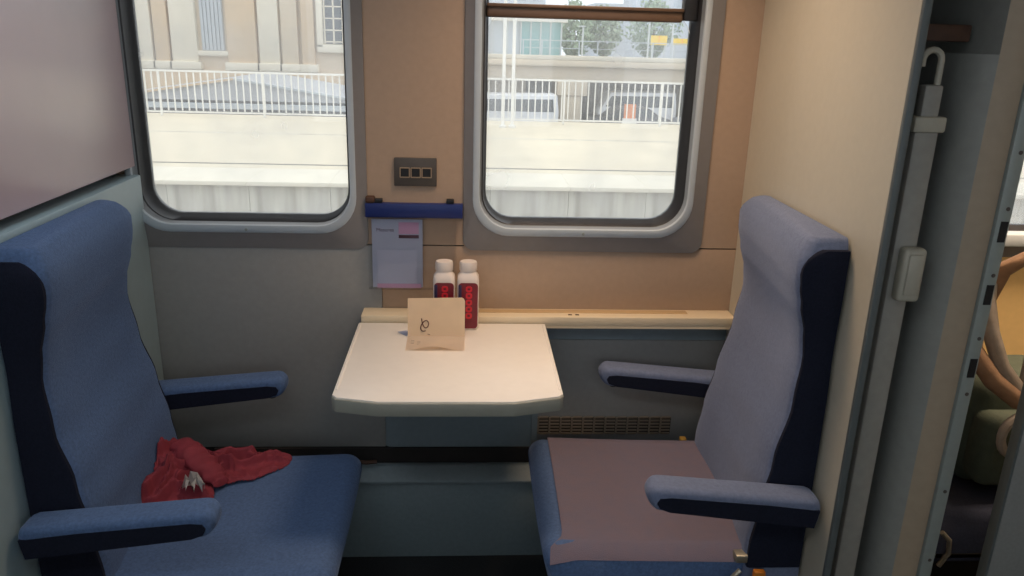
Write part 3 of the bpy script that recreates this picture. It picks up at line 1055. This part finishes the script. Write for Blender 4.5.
for i, p in enumerate(fine):
    t = i / (len(fine) - 1)
    sec = []
    for k in range(20):
        a = 2 * math.pi * k / 20
        wr = 1 + 0.28 * noise.noise(Vector((t * 14, math.cos(a) * 1.3, math.sin(a) * 1.3))) + 0.10 * math.sin(t * 40 + 2 * a)
        rw = (0.020 + 0.014 * math.sin(math.pi * min(1, t * 1.1)) ** 0.7) * wr
        sec.append(p + Vector((0.62, 0.78, 0)) * (rw * math.cos(a)) + Vector((0, 0, 1)) * (rw * 0.55 * math.sin(a)))
    rings.append(sec)
ring_bm(bm, rings, True, True)
finish('sleeve', bm, M_jacket, jk, 70)
box('clasp', -0.592, -0.566, 1.846, 1.868, 0.450, 0.466, M_black, jk, 0.005)
box('clasp', -0.700, -0.680, 1.876, 1.888, 0.452, 0.464, M_black, jk, 0.003)

ts = bmesh.new()
rt = random.Random(4)
gv = {}
for a in range(7):
    for b in range(6):
        u, v = a / 6, b / 5
        gv[a, b] = ts.verts.new((-0.652 + 0.050 * u + rt.uniform(-0.006, 0.006), 1.645 + 0.026 * v + rt.uniform(-0.006, 0.006),
                                 0.478 + 0.022 * math.sin(u * 3.1) * (0.4 + v) + rt.uniform(-0.014, 0.024)))
for a in range(6):
    for b in range(5):
        if (a, b) in ((5, 0), (0, 4), (3, 4), (4, 4), (5, 4), (0, 0), (4, 0), (2, 4)):
            continue
        ts.faces.new((gv[a, b], gv[a + 1, b], gv[a + 1, b + 1], gv[a, b + 1]))
for v in [v for v in ts.verts if not v.link_faces]:
    ts.verts.remove(v)
bmesh.ops.solidify(ts, geom=list(ts.faces), thickness=0.0015)
tag(finish('tissue', ts, M_tissue, None, 20), 'small crumpled white tissue lying on the red jacket', 'tissue')

# ------------------------------------------------------------ hooked pole beside the partition
pole = thing('hooked_pole', (0.83, 1.42, 0.0), 'tall grey hooked pole in the dark slot right of the cream partition', 'pole')
box('shaft', 0.813, 0.859, 1.405, 1.437, 0.0, 1.37, M_pole, pole, 0.006)
box('upper_shaft', 0.819, 0.853, 1.407, 1.433, 1.37, 1.445, M_pole, pole, 0.004)
box('collar', 0.806, 0.866, 1.399, 1.441, 1.362, 1.390, M_pole_light, pole, 0.004)
hk = [(0.846, 1.42, 1.44), (0.846, 1.42, 1.485)]
for k in range(9):
    a = math.radians(180 * k / 8)
    hk.append((0.829 + 0.017 * math.cos(a), 1.42, 1.488 + 0.017 * math.sin(a)))
hk.append((0.812, 1.42, 1.476))
tube('hook', hk, 0.006, M_pole_light, pole, 8)
box('latch', 0.822, 0.866, 1.378, 1.406, 1.045, 1.150, M_pole_light, pole, 0.008, 3)
box('latch_face', 0.830, 0.858, 1.374, 1.380, 1.060, 1.140, M_pole_light, pole, 0.003)

# ------------------------------------------------------------ backpack in the next bay
M_bpk = mat('olive_backpack', rgb(70, 80, 66), 0.8, 0.12, 50, 0.4, 300)
M_strap = mat('tan_strap', rgb(142, 112, 86), 0.8, 0.1, 60, 0.4, 300)
M_strap_g = mat('grey_strap', rgb(150, 140, 128), 0.8, 0.1, 60, 0.4, 300)
bp_ = thing('backpack', (1.42, 1.76, 0.43), 'olive backpack with tan straps standing on the next bay seat', 'backpack')
bm = box_bm(1.26, 1.54, 1.70, 1.90, 0.44, 0.74, 0.05, 4)
finish('body', bm, M_bpk, bp_, 60)
bm = box_bm(1.27, 1.52, 1.64, 1.73, 0.47, 0.66, 0.03, 3)
finish('front_pocket', bm, M_bpk, bp_, 60)
tube('shoulder_strap', [(1.30, 1.80, 0.70), (1.25, 1.74, 0.90), (1.255, 1.70, 1.02), (1.30, 1.68, 1.06), (1.35, 1.66, 1.01), (1.38, 1.65, 0.90)], 0.020, M_strap, bp_, 10)
tube('shoulder_strap', [(1.24, 1.72, 1.00), (1.225, 1.69, 0.95), (1.23, 1.66, 0.88), (1.26, 1.64, 0.80), (1.31, 1.63, 0.74)], 0.019, M_strap_g, bp_, 10)
tube('haul_strap', [(1.36, 1.72, 1.02), (1.345, 1.69, 0.95), (1.34, 1.66, 0.85), (1.33, 1.645, 0.74)], 0.012, M_strap_g, bp_, 10)
tube('hip_strap', [(1.17, 1.70, 0.90), (1.19, 1.66, 0.84), (1.24, 1.63, 0.77), (1.31, 1.62, 0.72)], 0.022, M_strap, bp_, 10)
ring = []
for k in range(21):
    a = 2 * math.pi * k / 20
    ring.append((1.31 + 0.040 * math.cos(a), 1.60, 0.640 + 0.050 * math.sin(a)))
tube('carry_ring', ring, 0.011, M_strap_g, bp_, 8)['label'] = 'pale round carry ring'

# ------------------------------------------------------------ outside the window
struct(box('ground', -60, 60, 2.4, 160, -3.3, -3.2, M_asphalt))
struct(box('track_bed', -40, 40, 2.4, 11.4, -3.2, -1.75, M_ballast))
pf = thing('platform', (0, 15, -3.2), 'pale concrete platform across the track', 'platform')
box('deck', -16, 12, 12.6, 20.6, -3.2, -0.60, M_concrete, pf)
box('yellow_line', -16, 12, 12.95, 13.05, -0.6005, -0.5985, M_joint, pf)
box('worn_line', -16, 12, 16.9, 17.0, -0.6005, -0.5985, M_platwall, pf)
cop = wallp = None
for i in range(24):
    x = -16 + 1.17 * i
    if cop is None:
        cop = box('coping_slab', 0.001, 1.169, 11.42, 12.6, -0.66, -0.60, M_coping, pf, 0.004)
        cop.location.x += x
        wallp = box('wall_slab', 0.003, 1.167, 11.56, 12.6, -3.2, -0.665, M_platwall, pf, 0.006)
        wallp.location.x += x
        c0, p0 = cop.location.copy(), wallp.location.copy()
    else:
        copy_part(cop, pf, (c0.x + 1.17 * i, c0.y, c0.z))
        copy_part(wallp, pf, (p0.x + 1.17 * i, p0.y, p0.z))

fn = thing('fence', (0, 20, -0.60), 'white metal picket fence along the far edge of the platform', 'fence')
box('top_rail', -12, 9, 19.98, 20.02, 0.44, 0.485, M_fence, fn)
box('bottom_rail', -12, 9, 19.98, 20.02, -0.52, -0.48, M_fence, fn)
pk = ps = None
PN = 126
for i in range(PN):
    x = -11.8 + 0.165 * i
    if pk is None:
        pk = box('picket', x - 0.014, x + 0.014, 19.985, 20.015, -0.47, 0.43, M_fence, fn)
        k0 = pk.location.copy()
    else:
        copy_part(pk, fn, (k0.x + 0.165 * i, k0.y, k0.z))
for i in range(9):
    x = -11.9 + 2.45 * i - 0.35
    if ps is None:
        ps = box('post', x - 0.022, x + 0.022, 19.975, 20.025, -0.597, 0.44, M_fence, fn)
        q0 = ps.location.copy()
    else:
        copy_part(ps, fn, (q0.x + 2.45 * i, q0.y, q0.z))

for x, lab in ((0.89, 'left one of two slim white masts behind the right window'), (1.11, 'right one of two slim white masts behind the right window')):
    ms = thing('mast', (x, 19, -0.60), lab, 'mast', 'white masts on the platform')
    tube('shaft', [(x, 19, -0.60), (x, 19, 4.5)], 0.04, M_fence, ms, 10)
    lathe('foot', [(0.0, 0), (0.09, 0), (0.09, 0.05), (0.045, 0.07)], M_fence, ms, 12, (x, 19, -0.60))

# station building on the left
sb = thing('station_building', (-9, 34, -3.2), 'sandstone building with pilasters and grey shutters in the left window', 'building')
box('facade', -19, -3.4, 34, 40, -3.2, 9, M_stone, sb)
box('plinth', -19.1, -3.2, 33.7, 34, -3.2, -0.25, M_stone_tan, sb, 0.05)
for x0, x1, m in ((-14.8, -14.0, M_stone_pale), (-13.2, -12.5, M_stone_pale), (-12.4, -11.85, M_stone_tan), (-11.75, -10.75, M_stone_pale), (-9.55, -8.4, M_stone_tan), (-8.3, -7.5, M_stone_pale), (-7.4, -6.75, M_stone), (-6.6, -6.1, M_stone_tan)):
    box('pilaster', x0, x1, 33.72, 34.02, 0.1, 9, m, sb, 0.04)
    box('pilaster_base', x0 - 0.12, x1 + 0.12, 33.62, 34.02, -0.2, 0.12, M_stone_pale, sb, 0.04)
box('cornice', -19.1, -3.2, 33.4, 34.02, 7.6, 8.1, M_stone_pale, sb, 0.08)
sh = box('shutter', -10.6, -9.7, 33.93, 34.02, 0.55, 4.4, M_blind, sb)
for k in range(6):
    box('slat', -10.58 + 0.15 * k, -10.47 + 0.15 * k, 33.86, 33.94, 0.58, 4.38, M_blind, sh)
box('window_sill', -10.8, -9.5, 33.75, 34.02, 0.35, 0.55, M_stone_pale, sb, 0.04)
wa = box('arched_window', -5.75, -4.9, 33.9, 34.02, 0.95, 3.2, M_car_glass, sb)
for k in range(3):
    box('glazing_bar', -5.72 + 0.36 * k, -5.66 + 0.36 * k, 33.86, 33.91, 0.95, 3.2, M_stone_pale, wa)
for k in range(5):
    box('glazing_bar', -5.75, -4.9, 33.86, 33.91, 1.0 + 0.45 * k, 1.05 + 0.45 * k, M_stone_pale, wa)
box('window_frame', -6.0, -5.75, 33.75, 34.02, 0.8, 3.4, M_stone_pale, sb, 0.03)
box('window_frame', -4.9, -4.6, 33.75, 34.02, 0.8, 3.4, M_stone_pale, sb, 0.03)
box('window_frame', -6.0, -4.6, 33.75, 34.02, 0.6, 0.92, M_stone_pale, sb, 0.03)

# low shed with pitched grey roof
sd = thing('shed', (-7, 26, -3.2), 'low shed with grey pitched roof behind the fence in the left window', 'shed')
box('wall', -10.6, -2.8, 25, 29, -3.2, -0.62, M_shedwall, sd)
prism('roof', [(-10.9, -0.62), (-6.9, 0.03), (-2.6, -0.62)], 'y', 24.8, 29.2, M_slate, sd)
prism('barge_board', [(-10.9, -0.66), (-6.9, -0.01), (-6.9, 0.05), (-10.95, -0.60)], 'y', 24.7, 24.8, M_stone_tan, sd)
prism('barge_board', [(-2.6, -0.66), (-6.9, -0.01), (-6.9, 0.05), (-2.55, -0.60)], 'y', 24.7, 24.8, M_steel, sd)
box('gutter', -11, -2.5, 24.6, 24.8, -0.85, -0.70, M_steel, sd)

# road bridge on the right
br = thing('bridge', (6, 45, -3.2), 'beige concrete road bridge in the right window', 'bridge')
box('deck_beam', -3.0, 30, 42.0, 52.0, -0.68, 0.02, M_bridge, br, 0.03)
box('deck_edge', -3.0, 30, 41.6, 52.2, 0.02, 0.34, M_bridge, br, 0.05)
for x in (5.55, 15.0):
    box('pier', x - 0.5, x + 0.5, 42.2, 51.0, -3.2, -0.68, M_bridge, br, 0.05)
    box('pier_bracket', x - 0.8, x + 0.8, 42.05, 42.3, -1.45, -0.68, M_bridge, br, 0.05)
box('abutment', -6.0, 3.4, 46.0, 52.0, -3.2, -0.68, M_bridge, br)
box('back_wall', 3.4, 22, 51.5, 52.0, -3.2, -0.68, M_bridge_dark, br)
rl = thing('bridge_railing', (6, 41.7, 0.34), 'pale steel railing on low parapet along the near edge of the bridge', 'railing')
box('parapet', -3.0, 30, 41.6, 41.8, 0.341, 0.56, M_stone_pale, rl, 0.03)
box('railing_bar', -3.0, 30, 41.72, 41.76, 1.26, 1.31, M_steel, rl)
box('railing_bar', -3.0, 30, 41.72, 41.76, 0.9, 0.93, M_steel, rl)
rp_ = None
for i in range(34):
    x = -2.8 + 0.95 * i
    if rp_ is None:
        rp_ = box('railing_post', x - 0.03, x + 0.03, 41.7, 41.78, 0.5, 1.3, M_steel, rl)
        g0 = rp_.location.copy()
    else:
        copy_part(rp_, rl, (g0.x + 0.95 * i, g0.y, g0.z))

pv = thing('glass_pavilion', (4, 47, 0.34), 'teal glass shelter with flat white roof standing on the bridge', 'shelter')
box('roof', 1.4, 5.6, 45.7, 48.5, 2.22, 2.42, M_fence, pv, 0.02)
box('glass_wall', 3.1, 5.35, 46.05, 48.2, 0.345, 2.22, M_teal, pv)
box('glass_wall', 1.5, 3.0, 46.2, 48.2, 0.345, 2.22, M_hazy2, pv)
for x in (1.5, 2.3, 3.05, 3.6, 4.15, 4.7, 5.3):
    box('mullion', x - 0.04, x + 0.04, 45.98, 46.06, 0.345, 2.22, M_steel, pv)
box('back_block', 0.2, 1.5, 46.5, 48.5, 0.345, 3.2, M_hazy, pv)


def tree(x, y, zb, h, r, label, seed):
    rnd = random.Random(seed)
    t = thing('tree', (x, y, zb), label, 'tree', 'hazy trees beyond the bridge')
    tube('trunk', [(x, y, zb), (x + 0.1, y, zb + h * 0.35), (x, y + 0.1, zb + h * 0.7)], [0.16, 0.12, 0.06], M_trunk, t, 8)
    bm = bmesh.new()
    for k in range(1500):
        a = rnd.uniform(0, 2 * math.pi)
        c = rnd.uniform(-1, 1)
        rr = r * rnd.uniform(0.45, 1.0)
        lump = 1 + 0.35 * noise.noise(Vector((math.cos(a) * 1.6 + seed, math.sin(a) * 1.6, c * 2)))
        p = Vector((x + rr * lump * math.sqrt(1 - c * c) * math.cos(a), y + rr * lump * math.sqrt(1 - c * c) * math.sin(a), zb + h * 0.54 + c * h * 0.44 * lump))
        d1 = Vector((rnd.uniform(-1, 1), rnd.uniform(-1, 1), rnd.uniform(-1, 1))).normalized()
        d2 = d1.orthogonal().normalized()
        s = rnd.uniform(0.10, 0.2)
        bm.faces.new([bm.verts.new(p + d1 * s), bm.verts.new(p + d2 * s * 0.7), bm.verts.new(p - d1 * s), bm.verts.new(p - d2 * s * 0.7)])
    c = finish('foliage', bm, M_leaf, t, 0, False)
    c['kind'] = 'stuff'
    return t


tree(7.0, 54, 0.0, 3.6, 1.3, 'bushy tree just right of the teal shelter', 3)
tree(9.3, 56, 0.0, 3.4, 1.4, 'round tree in the middle of the right window beyond the bridge', 5)
tree(13.2, 58, 0.0, 4.0, 1.8, 'wide tree above the yellow signs', 8)
tree(16.9, 54, 0.0, 3.4, 1.3, 'rightmost tree at the edge of the right window', 11)

for x0, x1, z0, z1, lab in ((10.15, 11.05, 1.18, 1.68, 'larger yellow sign board on the bridge railing'), (11.4, 12.4, 1.22, 1.55, 'smaller pale yellow sign board right of the larger one')):
    y = 45.0
    sg = thing('road_sign', ((x0 + x1) / 2, y, 0.34), lab, 'sign', 'yellow signs on the bridge')
    box('board', x0, x1, y, y + 0.05, z0, z1, M_yellow, sg)
    box('panel', (x0 + x1) / 2 - 0.02, (x0 + x1) / 2 + 0.02, y - 0.01, y, z0 + 0.02, z1 - 0.02, M_orange_board, sg)
    for x in (x0 + 0.1, x1 - 0.1):
        box('post', x - 0.03, x + 0.03, y + 0.05, y + 0.11, 0.345, z1, M_steel, sg)
for x, z, lab in ((9.9, 2.4, 'thin grey lamp post left of the yellow sign'), (11.2, 2.35, 'thin grey lamp post between the yellow signs'), (6.3, 2.0, 'thin grey lamp post beside the shelter')):
    lp = thing('lamp_post', (x, 44.5, 0.34), lab, 'lamp post', 'lamp posts on the bridge')
    tube('shaft', [(x, 44.5, 0.345), (x, 44.5, z)], 0.05, M_steel, lp, 8)
    box('lamp_head', x - 0.25, x + 0.1, 44.4, 44.6, z, z + 0.07, M_steel, lp)

# far hazy blocks
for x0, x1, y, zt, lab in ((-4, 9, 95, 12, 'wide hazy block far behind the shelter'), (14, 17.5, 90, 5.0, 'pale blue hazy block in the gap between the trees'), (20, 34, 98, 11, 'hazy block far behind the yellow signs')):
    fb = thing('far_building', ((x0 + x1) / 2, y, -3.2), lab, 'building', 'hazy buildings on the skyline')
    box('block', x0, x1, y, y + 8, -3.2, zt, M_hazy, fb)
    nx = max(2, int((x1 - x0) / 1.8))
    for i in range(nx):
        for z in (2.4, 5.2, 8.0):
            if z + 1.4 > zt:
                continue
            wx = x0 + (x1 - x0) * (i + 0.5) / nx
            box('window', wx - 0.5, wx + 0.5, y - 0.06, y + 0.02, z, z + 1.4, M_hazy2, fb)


def car(x, y, rz, body, label, van=False):
    t = thing('car', (x, y, -3.2), label, 'car', 'parked cars under the bridge')
    prof = [(-2.0, 0.30), (-2.05, 0.75), (-1.95, 0.95), (-1.35, 1.02), (-0.75, 1.48), (0.75, 1.50), (1.45, 1.02), (2.0, 0.92), (2.08, 0.6), (2.0, 0.30)]
    if van:
        prof = [(-2.1, 0.30), (-2.15, 1.0), (-1.95, 1.15), (-1.5, 1.95), (2.0, 2.0), (2.1, 1.2), (2.1, 0.30)]
    prism('body', [(x + u, -3.2 + z) for u, z in prof], 'y', y - 0.85, y + 0.85, body, t, 0.08, 2)
    if van:
        side = [(-1.75, 1.2), (-1.45, 1.75), (1.8, 1.8), (1.85, 1.2)]
    else:
        side = [(-1.1, 1.03), (-0.68, 1.38), (0.70, 1.40), (1.2, 1.03)]
    prism('side_window', [(x + u, -3.2 + z) for u, z in side], 'y', y - 0.87, y - 0.84, M_car_glass, t)
    for u in (-1.3, 1.3):
        lathe('wheel', [(0.0, 0), (0.2, 0), (0.33, 0.02), (0.33, 0.2), (0.2, 0.22), (0, 0.22)], M_tyre, t, 16).matrix_basis = \
            Matrix.Translation((x + u, y - 0.66, -2.87)) @ Matrix.Rotation(math.radians(90), 4, 'X')
    return t


car(2.4, 39.5, 0, M_car_white, 'white parked car left of the bridge pier', True)
car(8.1, 39.3, 0, M_car_black, 'black parked car right of the bridge pier')
car(12.4, 39.3, 0, M_car_grey, 'grey parked car at the right edge of the right window')
car(9.2, 43.5, 0, M_car_white, 'white van parked behind the gap between the black and grey cars', True)

bd = thing('barrier_board', (7.7, 37.5, -3.2), 'orange and white barrier board behind the fence', 'barrier')
box('board', 7.45, 8.0, 37.5, 37.56, -2.1, -1.45, M_orange_board, bd)
box('foot_board', 7.4, 8.05, 37.44, 37.6, -2.45, -2.1, M_fence, bd)
for x in (7.5, 7.95):
    box('leg', x - 0.04, x + 0.04, 37.5, 37.58, -3.2, -2.1, M_fence, bd)
